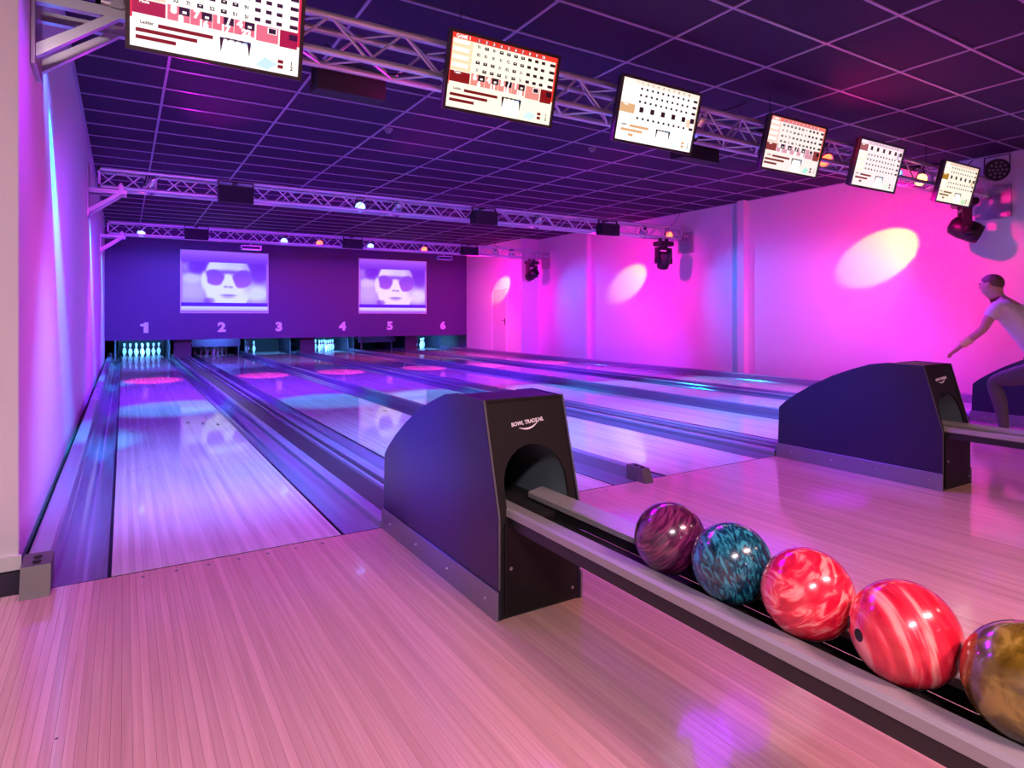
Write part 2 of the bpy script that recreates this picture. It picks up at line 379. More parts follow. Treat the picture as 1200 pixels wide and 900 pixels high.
# --- ceiling: slab, tiles and grid bars
TX, TY = 1.212, .607
ce = MB().box((-2.8, BACK-.2, ZC+.06), (XR+.2, 23.4, ZC+.3)).build('ceiling', 'tile')
tag(ce, 'suspended ceiling of dark tiles with glowing grid lines', 'ceiling', kind='structure')
gx0, gy0 = .36-TX, 3.265-2*TY-.02
tme = MB().bbox((.009, .009, ZC), (TX-.009, TY-.009, ZC+.03), .003).mesh('ceiling_tile', 'tile')
cols = [gx0+i*TX for i in range(11)]
rows = [gy0+j*TY for j in range(30)]
tcut = MB().box((XL+.01-gx0, .009, ZC), (TX-.009, TY-.009, ZC+.03)).mesh('ceiling_tile', 'tile')
tcut2 = MB().box((.009, .009, ZC), (XR-.01-cols[9], TY-.009, ZC+.03)).mesh('ceiling_tile', 'tile')
for i in range(10):
    for y in rows:
        if y+TY > YM+.3: continue
        o = link('ceiling_tile', tcut if i == 0 else (tcut2 if i == 9 else tme), ce); o.location = (cols[i], y, 0)
bar_y = MB().box((-.012, BACK, ZC-.010), (.012, YM, ZC+.035)).mesh('grid_bar', 'grid_bar')
bar_x = MB().box((XL, -.012, ZC-.0095), (XR, .012, ZC+.034)).mesh('grid_bar', 'grid_bar')
for x in cols[1:10]: link('grid_bar', bar_y, ce).location.x = x
yy = rows[0]
while yy < YM: link('grid_bar', bar_x, ce).location.y = yy; yy += TY
rest = MB().box((-2.6, BACK, ZC), (XR, rows[0]-.012, ZC+.03)); rest.build('ceiling_panel', 'tile', ce)
for x0, x1 in ((XL, XL+.03), (XR-.03, XR)):
    MB().box((x0, 3.96, ZC-.012), (x1, YM, ZC)).build('edge_bar', 'grid_bar', ce)
# service floor right of lane six and deck under the gutters
sf = MB().box((10.22, FOUL, -.12), (XR, YM, .0)).build('floor_service', 'dark_floor'); tag(sf, 'dark service strip between lane six and the right wall', 'floor', kind='structure')

# ================================================================== LANES, GUTTERS, CAPS
YE = 22.6
for i, c in enumerate(LANES):
    L = empty('bowling_lane', (c, FOUL, 0)); tag(L, 'glossy bowling lane running to the pit under number %s' % NUM[i], 'lane', 'bowling lanes')
    MB().box((-LW/2, 0, -.10), (LW/2, YE-FOUL, 0)).build('lane_surface', 'lane_wood', L)
    for s in (-1, 1): MB().box((s*(LW/2+.008)-.008, 0, -.10), (s*(LW/2+.008)+.008, YE-FOUL, .001)).build('lane_edge', 'edge_black', L)
    am = MB().add([(-.016, 0, .0008), (.016, 0, .0008), (0, .15, .0008), (-.016, 0, .0002), (.016, 0, .0002), (0, .15, .0002)], [(0, 1, 2), (5, 4, 3), (0, 3, 4, 1), (1, 4, 5, 2), (2, 5, 3, 0)]).mesh('arrow', 'dot_dark')
    for k in range(7):
        o = link('arrow', am, L); o.location = (-.405+k*.135, 4.15+(3-abs(k-3))*.15, 0)
    for k in range(10):
        o = link('marker_dot', dm, L); o.location = ((-.42+k*.054) if k < 5 else (.204+(k-5)*.054), 2.25, 0)
def gutter_mesh():
    R = []
    n = 14
    def prof(y):
        P = [(0, -.004)]
        for k in range(n+1):
            t = k/n; P.append((.012+t*(GUT-.024), -.012-.075*sin(pi*t)**.75))
        P.append((GUT, -.004))
        return [(x, y, z) for x, z in P]
    ys = [FOUL+.004+(YE-FOUL)*k/24 for k in range(25)]
    mb = MB(); mb.loft([prof(y) for y in ys], False, True, closed=False)
    return mb.mesh('gutter', 'gutter')
gme = gutter_mesh()
for i, c in enumerate(LANES):
    for s, wd in ((-1, 'left'), (1, 'right')):
        g = link('gutter', gme); g.location.x = c+(LW/2+.017) if s > 0 else c-LW/2-.017-GUT
        tag(g, 'shiny ball gutter on the %s side of the lane under number %s' % (wd, NUM[i]), 'gutter', 'ball gutters')
CY0, CY1 = FOUL-.10, 22.3
def end_bracket(p, x0, x1, hgt):
    b = empty('end_bracket'); b.parent = p
    MB().prism_x([(FOUL-.10, 0.0), (FOUL+.10, 0.0), (FOUL+.10, hgt+.012), (FOUL-.055, hgt+.004)], x0-.006, x1+.006).build('bracket_body', 'bracket_grey', b)
    for k in (0, 1): MB().lathe([(.016, hgt+.0085), (.016, hgt+.0135)], 10, Matrix.Translation(((x0+x1)/2, FOUL-.02+.06*k, 0))).build('screw_hole', 'black_matt', b)
def cap_slim(x0, x1, hgt, label):
    t = empty('lane_divider'); tag(t, label, 'divider')
    MB().prism_y([(x0, -.1), (x1, -.1), (x1, hgt-.01), (x1-.012, hgt), (x0+.012, hgt), (x0, hgt-.01)], FOUL+.10, CY1).build('divider_cap', 'cap_blue', t)
    end_bracket(t, x0, x1, hgt)
    return t
e1 = LW/2+.017+GUT
cap_slim(XL+.055, LANES[0]-e1, .12, 'low divider cap between the left wall and lane one gutter')
cap_slim(LANES[1]+e1, LANES[2]-e1, .09, 'low divider cap between lanes two and three')
cap_slim(LANES[3]+e1, LANES[4]-e1, .09, 'low divider cap between lanes four and five')
cap_slim(LANES[5]+e1, LANES[5]+e1+.11, .09, 'low divider cap right of lane six')
for a, bb, wd in ((0, 1, 'lanes one and two'), (2, 3, 'lanes three and four'), (4, 5, 'lanes five and six')):
    x0, x1 = LANES[a]+e1, LANES[bb]-e1
    t = empty('ball_track_cover'); tag(t, 'wide dark ball return track cover between '+wd, 'track cover', 'ball return track covers')
    MB().box((x0+.07, FOUL+.004, -.1), (x1-.07, CY1, .012)).build('cover_plate', 'cap_dark', t)
    for q0, q1 in ((x0, x0+.07), (x1-.07, x1)):
        MB().prism_y([(q0, -.1), (q1, -.1), (q1, .03), (q1-.014, .045), (q0+.014, .045), (q0, .03)], FOUL+.004, CY1).build('side_rail', 'cap_blue', t)
    MB().prism_y([(x0+.265, .01), (x0+.30, .01), (x0+.294, .03), (x0+.271, .03)], FOUL+.004, CY1).build('rib', 'cap_blue', t)

# ================================================================== PIT: KICKBACKS, SWEEPS, PINS
for i, c in enumerate(LANES):
    for s, wd in ((-1, 'left'), (1, 'right')):
        x = c+s*(LW/2+.16)
        k = MB().prism_x([(21.45, -.11), (23.1, -.11), (23.1, .80), (21.75, .80), (21.45, .34)], x-.018, x+.018).build('kickback_panel', 'kick_panel'); tag(k, 'upright kickback panel on the %s of the pit under number %s' % (wd, NUM[i]), 'panel', 'kickback panels of the pits')
    pc = MB().box((c-.62, 22.95, -.1), (c+.62, 23.0, 1.2)).build('pit_curtain', 'pit_black'); tag(pc, 'black pit curtain behind the pins under number %s' % NUM[i], 'curtain', 'pit curtains')
for a, bb in ((0, 1), (1, 2), (2, 3), (3, 4), (4, 5)):
    x0, x1 = LANES[a]+LW/2+.18, LANES[bb]-LW/2-.18
    if x1-x0 > .3:
        g = MB().box((x0+.03, YM+.5, -.11), (x1-.03, YM+.54, .8)).build('pit_filler', 'cap_dark'); tag(g, 'dark filler panel between pits %s and %s' % (NUM[a], NUM[bb]), 'panel', 'filler panels between the pits')
    else:
        g = MB().box(((x0+x1)/2-.02, YM+.5, -.11), ((x0+x1)/2+.02, YM+.54, .8)).build('gap_post', 'kick_panel'); tag(g, 'narrow post between pits %s and %s' % (NUM[a], NUM[bb]), 'post', 'posts between the pits')
for i, z in ((1, .27), (4, .30)):
    t = empty('sweep_board', (LANES[i], 21.0, 0)); tag(t, 'lowered sweep board across the pit under number %s' % NUM[i], 'sweep board', 'sweep boards')
    MB().bbox((-.668, 0, z), (.668, .03, .8), .004).build('board_plate', 'mask_paint', t)
    for s in (-1, 1): MB().box((s*.652-.0165, .03, z+.1), (s*.652+.0165, .62, z+.16)).build('sweep_arm', 'black_plastic', t)
PP = [(.0, .0258), (.0, .0258)]
pin_prof = [(.0, .0), (.0258, 0), (.0285, .008), (.0365, .035), (.0455, .060), (.0570, .095), (.0605, .114), (.0590, .135), (.0520, .165), (.0420, .195), (.0310, .220), (.0248, .240), (.0230, .255), (.0245, .275), (.0290, .310), (.0323, .340), (.0310, .358), (.0240, .374), (.0110, .381), (.0005, .382)]
pin_me = MB().lathe(pin_prof[1:], 16).mesh('pin_body', 'pin_white')
st_me = MB().lathe([(.0300, .2245), (.0262, .2385)], 16).mesh('neck_stripe', 'pin_red')
st2 = MB().lathe([(.0240, .2455), (.0242, .258), (.0252, .268)], 16).mesh('neck_stripe', 'pin_red')
PINS = [(0, 0, 'headpin at the front'), (-.1524, .264, 'second row left pin'), (.1524, .264, 'second row right pin'), (-.3048, .528, 'third row left pin'), (0, .528, 'third row middle pin'), (.3048, .528, 'third row right pin'), (-.4572, .792, 'back row far left pin'), (-.1524, .792, 'back row inner left pin'), (.1524, .792, 'back row inner right pin'), (.4572, .792, 'back row far right pin')]
for i, sel in ((0, range(10)), (1, range(10)), (2, (3, 6)), (3, range(10)), (5, range(10))):
    for k in sel:
        dx, dy, nm = PINS[k]
        t = empty('bowling_pin', (LANES[i]+dx, HEAD+dy, 0)); tag(t, 'white bowling pin with red neck stripes, %s under number %s' % (nm, NUM[i]), 'pin', 'bowling pins')
        link('pin_body', pin_me, t); link('neck_stripe', st_me, t); link('neck_stripe', st2, t)
# unseen lamps added behind the masking wall to brighten the pins
for i, c in enumerate(LANES):
    P = [45, 10, 25, 45, .8, 40][i]
    t = empty('pin_fill_lamp', (c, YM+.35, .80)); tag(t, 'added unseen tube lamp over the pin deck under number %s' % NUM[i], 'lamp', 'added pin deck lamps')
    MB().tube((-.45, 0, 0), (.45, 0, 0), .013).build('tube', 'lens_uv', t); MB().box((-.5, -.03, .016), (.5, .03, .05)).box((-.5, -.235, .02), (-.46, -.02, .04)).box((.46, -.235, .02), (.5, -.02, .04)).build('lamp_housing', 'black_plastic', t)
    area((c, YM+.36, .77), (c, HEAD+.3, .15), (.10, .40, 1.0), P*1.1, .9, .06, 75)

# ================================================================== PROJECTION SCREENS
def sstep(a, b, x):
    t = min(1, max(0, (x-a)/(b-a))); return t*t*(3-2*t)
def ell(x, y, cx, cy, rx, ry, soft=.12):
    return 1-sstep(1-soft, 1+soft, sqrt(((x-cx)/rx)**2+((y-cy)/ry)**2))
def mix(a, b, t): return tuple(a[i]*(1-t)+b[i]*t for i in range(3))
def picture(x, y):                       # a face in dark sunglasses between letterbox bars; x right, y up, 0..1
    W = (.86, .90, .98); V = (.30, .10, .92); LV = (.56, .36, .95)
    c = mix((.42, .20, .90), (.50, .30, .95), y)
    if y > .82: return mix((.44, .22, .93), (.60, .36, .98), sstep(.82, 1, y))
    if y < .035: return LV
    if y < .10: return mix((.72, .70, .98), (.80, .84, 1), sstep(.05, .08, y))
    if y < .165: return (.26, .07, .90)
    c = mix((.60, .52, .96), (.40, .18, .90), sstep(.45, .85, y))
    c = mix(c, (.80, .82, .98), .8*ell(x, y, .12, .55, .12, .09, .5)); c = mix(c, (.74, .72, .97), .7*ell(x, y, .12, .35, .16, .14, .6)); c = mix(c, (.82, .88, 1), .9*ell(x, y, .86, .32, .16, .13, .5))
    c = mix(c, (.68, .60, .97), .7*ell(x, y, .08, .74, .07, .07, .6)); c = mix(c, (.36, .14, .88), .7*ell(x, y, .90, .66, .12, .16, .4))
    c = mix(c, (.36, .14, .88), .8*ell(x, y, .17, .75, .10, .12, .4))
    face = ell(x, y, .53, .50, .275, .52, .06)
    f = mix(W, (.66, .66, .97), .55*sstep(.60, .80, y))
    f = mix(f, (.62, .55, .96), .65*sstep(.66, .76, x)*sstep(.2, .5, y))
    f = mix(f, (.90, .95, 1), .5*ell(x, y, .36, .77, .12, .06, .8))
    f = mix(f, (.50, .40, .95), .8*ell(x, y, .53, .66, .20, .05, .6)); f = mix(f, W, .9*ell(x, y, .525, .56, .045, .09, .5))
    lens = max(ell(x+.10*(y-.57), y, .372, .575, .118, .130, .16)*sstep(.0, .03, .50-x+.35*(y-.57)), ell(x-.14*(y-.55), y, .695, .560, .128, .150, .16)*sstep(.0, .03, x-.565+.30*(y-.56)), .75*ell(x, y, .53, .665, .27, .022, .5))
    f = mix(f, mix((.56, .33, .93), (.47, .27, .91), sstep(.45, .65, y)), lens)
    f = mix(f, (.52, .44, .90), .7*max(ell(x, y, .50, .425, .025, .02, .5), ell(x, y, .555, .42, .03, .02, .5)))
    f = mix(f, (.46, .36, .86), .8*ell(x, y, .53, .285, .085, .018, .6)); f = mix(f, (.62, .52, .93), .6*ell(x, y, .53, .255, .07, .022, .6))
    c = mix(c, f, face)
    c = mix(c, W, .9*ell(x, y, .255, .52, .035, .14, .35)); c = mix(c, (.36, .14, .86), .6*ell(x, y, .31, .19, .06, .05, .5))
    if x < .02 or x > .98: c = mix(c, (.62, .44, .97), .8)
    return c
def lin(c): return tuple(max(0, q)**2.2 for q in c)
for k, (x0, x1, wd) in enumerate(((1.36, 3.65, 'lanes one and two'), (6.43, 8.74, 'lanes four to six'))):
    t = empty('projection_screen', (x0, YM-.02, 1.303)); tag(t, 'white projection screen showing a face in sunglasses, above %s' % ('numbers two and three' if k == 0 else 'number five'), 'screen', 'projection screens')
    W_, H_ = x1-x0, 1.737; nx, ny = 150, 112; vs = []; fs = []; cs = []
    for j in range(ny+1):
        for i in range(nx+1): vs.append((W_*i/nx, -.004, H_*j/ny))
    tint = (1, 1, 1) if k == 0 else (1.12, .97, 1.0)
    for j in range(ny):
        for i in range(nx):
            a = j*(nx+1)+i; fs.append((a, a+1, a+nx+2, a+nx+1)); p = picture((i+.5)/nx, (j+.5)/ny); cs.append(lin(tuple(p[q]*tint[q] for q in range(3))))
    mb = MB(); mb.v = vs; mb.f = fs; mb.c = cs; mb.sm = [False]*len(fs)
    mb.build('projected_picture', 'projection', t)
    MB().box((-.02, 0, -.02), (W_+.02, .018, H_+.02)).build('screen_board', 'skirting_white', t)

# ================================================================== TRUSSES
def truss(y, n):
    x0, x1 = (-.12 if n == 0 else -.28), 10.72
    t = empty('lighting_truss', (0, y, 0)); tag(t, 'silver box truss across the room, the %s of three' % TRUSS_WORD[n], 'truss', 'lighting trusses')
    for yy in (0, TS):
        for z in (TZ0, TZ1): MB().tube((x0, yy, z), (x1, yy, z), .025, 12).build('chord', 'alu', t)
    P = .5; nb = int((x1-x0)/P); q = (x1-x0)/(2*nb)
    def diag(dy, dz): return MB().tube((0, 0, 0), (q, dy, dz), .010, 6, caps=False).mesh('brace', 'alu')
    H = TZ1-TZ0
    up, dn = diag(0, H), diag(0, -H); a, bq = diag(TS, 0), diag(-TS, 0)
    for i in range(2*nb):
        x = x0+i*q; ev = i % 2 == 0
        for yy in (0, TS):
            o = link('brace', up if (ev == (yy == 0)) else dn, t); o.location = (x, yy, TZ0 if (ev == (yy == 0)) else TZ1)
        for z in (TZ0, TZ1):
            o = link('brace', a if (ev == (z == TZ0)) else bq, t); o.location = (x, 0 if (ev == (z == TZ0)) else TS, z)
    for x in (x0, x1):
        f = MB()
        f.box((x-.012, -.03, TZ0-.03), (x+.012, TS+.03, TZ0+.03)).box((x-.012, -.03, TZ1-.03), (x+.012, TS+.03, TZ1+.03)).box((x-.012, -.03, TZ0-.03), (x+.012, .03, TZ1+.03)).box((x-.012, TS-.03, TZ0-.03), (x+.012, TS+.03, TZ1+.03))
        f.build('end_frame', 'alu', t)
    for x in (2.2, 5.9, 9.2):
        r = MB(); r.tube((x, TS/2, TZ1+.02), (x, TS/2, ZC-.005), .004, 6).box((x-.03, -.02, TZ1+.02), (x+.03, TS+.02, TZ1+.035)); r.build('hanger', 'black_plastic', t)
    # left wall bracket
    b = empty('wall_bracket', (XL, y+TS/2, 0)); tag(b, 'metal wall bracket carrying the left end of the %s truss' % TRUSS_WORD[n], 'bracket', 'left wall brackets')
    MB().bbox((0, -.16, 2.52), (.025, .16, 3.25), .004).build('wall_plate', 'bracket_metal', b)
    for yy in (-.13, .13):
        MB().box((.02, yy-.025, TZ0-.085), (.46, yy+.025, TZ0-.03)).build('arm', 'bracket_metal', b)
        MB().prism_y([(.02, 2.56), (.02, 2.63), (.33, TZ0-.085), (.40, TZ0-.085)], yy-.022, yy+.022).build('strut', 'bracket_metal', b)
    for yy in (-TS/2, TS/2):
        c = MB(); c.box((.36, yy-.035, TZ0-.035), (.42, yy+.035, TZ0+.04)).lathe([(.016, -.02), (.016, .05)], 8, Matrix.Translation((.39, yy, TZ0+.02))); c.build('clamp', 'bracket_metal', b)
    # right wall plate
    p = empty('truss_wall_plate', (XR, y+TS/2-.12, 0)); tag(p, 'square metal plate fixing the right end of the %s truss' % TRUSS_WORD[n], 'plate', 'right wall plates')
    MB().bbox((-.03, -.22, 2.62), (0, .24, 3.10), .004).build('plate', 'bracket_metal', p)
    for (yy, zz) in ((-.17, 2.67), (.19, 2.67), (-.17, 3.05), (.19, 3.05)): MB().lathe([(.014, 0), (.014, .014)], 8, Matrix.Translation((-.03, yy, zz)) @ Matrix.Rotation(-pi/2, 4, 'Y')).build('bolt', 'screw', p)
    g = MB(); g.box((-.20, -.08, TZ0+.03), (-.03, -.03, TZ0+.08)).box((-.20, .16, TZ0+.03), (-.03, .21, TZ0+.08)); g.build('spigot', 'bracket_metal', p)
for n, y in enumerate(TRY): truss(y, n)

# --- par cans clamped inside the trusses
def par(x, y, z, tgt, lens, label, r=.085, chrome='chrome'):
    t = empty('par_can', (x, y, z)); tag(t, label, 'spotlight', 'par cans')
    d = (Vector(tgt)-Vector((x, y, z))).normalized(); M = d.to_track_quat('Z', 'Y').to_matrix().to_4x4()
    MB().lathe([(r*.45, -.16), (r*.62, -.15), (r*.72, -.09), (r, -.02), (r, .09), (r*.94, .09), (r*.9, .05)], 16, M).build('can', chrome, t)
    MB().lathe([(.001, .058), (r*.5, .062), (r*.88, .052)], 16, M).build('lens', lens, t)
    y_ = MB(); u = M.to_3x3() @ Vector((1, 0, 0))
    for s in (-1, 1): y_.tube(u*s*(r+.006), Vector((u.x*s*.05, u.y*s*.05, .15)), .007, 6)
    y_.box((-.03, -.02, .145), (.03, .02, .175)); y_.build('yoke', 'black_plastic', t)
tc_ = TS/2
PARS = {0: [(2.95, 'lens_blue', (4, 7, 0)), (4.75, 'lens_blue', (5, 8, 0)), (6.45, 'lens_blue', (7.5, 1, 0)), (6.85, 'lens_red', (6, 2, 1)), (8.35, 'lens_blue', (7, 1, .5)), (9.0, 'lens_warm', (6, 1, 1))],
        1: [(.32, 'lens_pink', (-.4, 11.5, 1)), (3.35, 'lens_blue', (1.5, 3, .5)), (4.0, 'lens_pink', (4.1, 13.5, 0)), (6.9, 'lens_pink', (7.2, 13.5, 0)), (9.7, 'lens_blue', (10.9, 12, 2)), (10.45, 'lens_red', (8, 6, 2.2))],
        2: [(.34, 'lens_blue', (-.4, 13, 1)), (3.3, 'lens_blue', (2.0, 8, 0)), (4.15, 'lens_red', (2.5, 9, .4)), (5.45, 'lens_blue', (3.5, 8, 0)), (6.95, 'lens_red', (5, 8, .4)), (9.2, 'lens_pink', (10.3, 17.3, 2.1)), (9.75, 'lens_pink', (10.3, 17.6, 1))]}
for n, lst in PARS.items():
    for k, (x, lm, tg) in enumerate(lst):
        par(x, TRY[n]+tc_, (TZ0+TZ1)/2-.04, tg, lm, '%s par can spotlight inside the %s truss, %s from the left wall' % ({'lens_blue': 'blue glowing', 'lens_red': 'red glowing', 'lens_pink': 'chrome pink', 'lens_warm': 'amber glowing'}[lm], TRUSS_WORD[n], ORD[k]))
# --- black-light cannons
def cannon(x, y, z, n, k, w_=.46, hgt=.20, hook=.15):
    t = empty('black_light_cannon', (x, y, z)); tag(t, 'black box floodlight hung on the %s truss, %s from the left' % (TRUSS_WORD[n], ORD[k]), 'floodlight', 'black light cannons')
    MB().prism_x([(-.10, -hgt/2), (.10, -hgt/2+.02), (.10, hgt/2-.05), (.04, hgt/2), (-.10, hgt/2)], -w_/2, w_/2).build('housing', 'black_matt', t)
    MB().box((-w_/2+.03, .098, -hgt/2+.03), (w_/2-.03, .106, hgt/2-.06)).build('front_glass', 'lens_uv', t)
    y_ = MB()
    for s in (-1, 1): y_.box((s*(w_/2+.008)-.006, -.02, -.03), (s*(w_/2+.008)+.006, .02, hgt/2+.07))
    y_.box((-w_/2-.014, -.02, hgt/2+.06), (w_/2+.014, .02, hgt/2+.075)).box((-.03, min(0, hook), hgt/2+.05), (.03, max(0, hook), hgt/2+.08)); y_.build('yoke', 'black_plastic', t)
cannon(1.40, TRY[0]+.36, 2.86, 0, 0, .5, .16, -.13); cannon(5.02, TRY[0]+.36, 2.86, 0, 1, .5, .16, -.13)
for k, x in enumerate((1.40, 5.55, 8.45)): cannon(x, TRY[1]-.16, 2.96, 1, k, .46, .24)
for k, x in enumerate((1.38, 4.9, 8.2)): cannon(x, TRY[2]-.16, 3.0, 2, k, .46, .24)
# --- moving heads
def moving_head(x, y, z, yaw, tilt, n, lens):
    t = empty('moving_head', (x, y, z), yaw); tag(t, 'black moving head light hanging at the right end of the %s truss' % TRUSS_WORD[n], 'stage light', 'moving heads')
    MB().bbox((-.20, -.14, -.01), (.20, .14, .09), .02).build('base', 'black_plastic', t)
    MB().lathe([(.09, -.05), (.09, 0)], 16).build('turntable', 'black_matt', t)
    yk = MB()
    yk.bbox((-.21, -.06, -.09), (.21, .06, -.04), .012)
    for s in (-1, 1): yk.prism_y([(s*.21, -.05), (s*.15, -.05), (s*.165, -.40), (s*.22, -.40)][::s], -.055, .055)
    yk.build('yoke', 'black_plastic', t)
    M = Matrix.Translation((0, 0, -.33)) @ Matrix.Rotation(tilt, 4, 'X')
    MB().lathe([(.06, -.20), (.12, -.17), (.145, -.05), (.145, .12), (.125, .20), (.115, .20), (.11, .18)], 18, M).build('head', 'black_plastic', t)
    MB().lathe([(.001, .187), (.075, .187)], 16, M).build('lens', lens, t)
    for s in (-1, 1): MB().lathe([(.006, .0), (.05, .0), (.05, .012), (.006, .012)], 12, Matrix.Translation((s*.222, 0, -.33)) @ Matrix.Rotation(s*pi/2, 4, 'Y')).build('pivot_cap', 'black_matt', t)
    c = MB()
    for s in (-.1, .1): c.box((s-.02, -.035, .09), (s+.02, .035, .20))
    c.build('clamp', 'black_plastic', t)
moving_head(10.15, TRY[0]+tc_-.06, 2.75, .55, radians(115), 0, 'lens_white')
moving_head(10.24, TRY[1]+tc_-.06, 2.76, 0, radians(10), 1, 'black_matt')
moving_head(10.42, TRY[2]+tc_-.06, 2.76, .3, radians(60), 2, 'black_matt')
# --- LED par at the far right end
t = empty('led_par', (10.62, 4.05, 3.28)); tag(t, 'round black LED par with a ring of lenses at the right wall', 'stage light')
M = Vector((-.7, -.65, -.25)).to_track_quat('Z', 'Y').to_matrix().to_4x4()
MB().lathe([(.10, -.09), (.15, -.05), (.155, .03), (.145, .045), (.14, .03)], 20, M).build('housing', 'black_plastic', t)
lm = MB().lathe([(.001, .046), (.016, .044), (.02, .03)], 10).mesh('led_lens', 'detector')
for r_, n_ in ((0, 1), (.055, 6), (.105, 10)):
    for k in range(n_):
        o = link('led_lens', lm, t); o.matrix_local = M @ Matrix.Translation((r_*cos(2*pi*k/n_), r_*sin(2*pi*k/n_), -.006))
y_ = MB(); y_.box((-.008, -.16, -.03), (.008, -.15, .20)).box((-.008, .15, -.03), (.008, .16, .20)).box((-.008, -.16, .19), (.008, .16, .20)); y_.build('yoke', 'black_plastic', t)
# --- red lit louvre between fifth and sixth monitor
t = empty('strobe_bar', (8.62, TRY[0]+.10, 3.03)); tag(t, 'short strobe bar with pink glowing cells inside the near truss', 'stage light')
MB().box((-.32, 0, -.075), (.32, .06, .075)).build('housing', 'black_plastic', t)
cm = MB().bbox((-.035, -.012, -.06), (.035, 0, .06), .004).mesh('glow_cell', emis('cell_pink', (1, .05, .30), 1.6))
for k in range(7): link('glow_cell', cm, t).location = (-.27+k*.09, 0, 0)
# --- ceiling projectors under the far truss
for k, (x, wd) in enumerate(((2.55, 'left'), (7.55, 'right'))):
    t = empty('projector_cradle', (x, TRY[2]+tc_, 2.80)); tag(t, 'slim pale framed projector cradle under the far truss above the %s screen' % wd, 'projector', 'projector cradles')
    f = MB(); f.box((-.22, -.10, -.05), (.22, .10, -.035)).box((-.22, -.10, .035), (.22, .10, .05)).box((-.22, -.10, -.05), (-.205, .10, .05)).box((.205, -.10, -.05), (.22, .10, .05)); f.build('frame', 'bracket_metal', t)
    MB().bbox((-.19, -.08, -.034), (.19, .10, .034), .006).build('projector_body', 'black_plastic', t)
    MB().tube((0, 0, .05), (0, 0, TZ0-2.80-.02), .012).build('drop_pole', 'bracket_metal', t)
# --- smoke detectors
for k, (x, y) in enumerate(((2.85, 7.62), (5.62, 6.98))):
    t = empty('smoke_detector', (x, y, ZC-.002)); tag(t, 'small round smoke detector on a ceiling tile, the %s one' % ['left', 'right'][k], 'smoke detector', 'smoke detectors')
    MB().lathe([(.055, 0), (.055, -.02), (.04, -.035), (.038, -.04)], 18).build('base_ring', 'detector', t); MB().lathe([(.03, -.04), (.03, -.055), (.02, -.06)], 14).build('sensor_cap', 'detector', t)
# --- loose cables
for k, (pts, r, lab) in enumerate((
    ([(.05+.03*i, 4.16, 2.93-.10*sin(pi*i/12)+.0*i) for i in range(13)], .007, 'blue lit cable looping under the near truss by the left bracket'),
    ([(9.5+.11*i, 4.3, 3.22+.23*(i/9)**2-.05*sin(pi*i/9)) for i in range(10)], .007, 'black cable running along the top of the near truss by the right wall'),
    ([(1.2+.08*i, 4.42, 3.08-.12*sin(pi*i/10)) for i in range(11)], .006, 'black cable drooping inside the near truss beside the second monitor'),
    ([(5.0+.05*i, 4.24, 3.20+.16*(i/8)) for i in range(9)], .006, 'black cable rising from the near truss to the ceiling'),
    ([(10.3+.05*i, 10.2, 3.18+.34*(i/9)**2) for i in range(10)], .006, 'thin cable rising from the middle truss at the right wall'))):
    o = MB().path(pts, r).build('cable', 'black_plastic'); tag(o, lab, 'cable', 'loose cables')

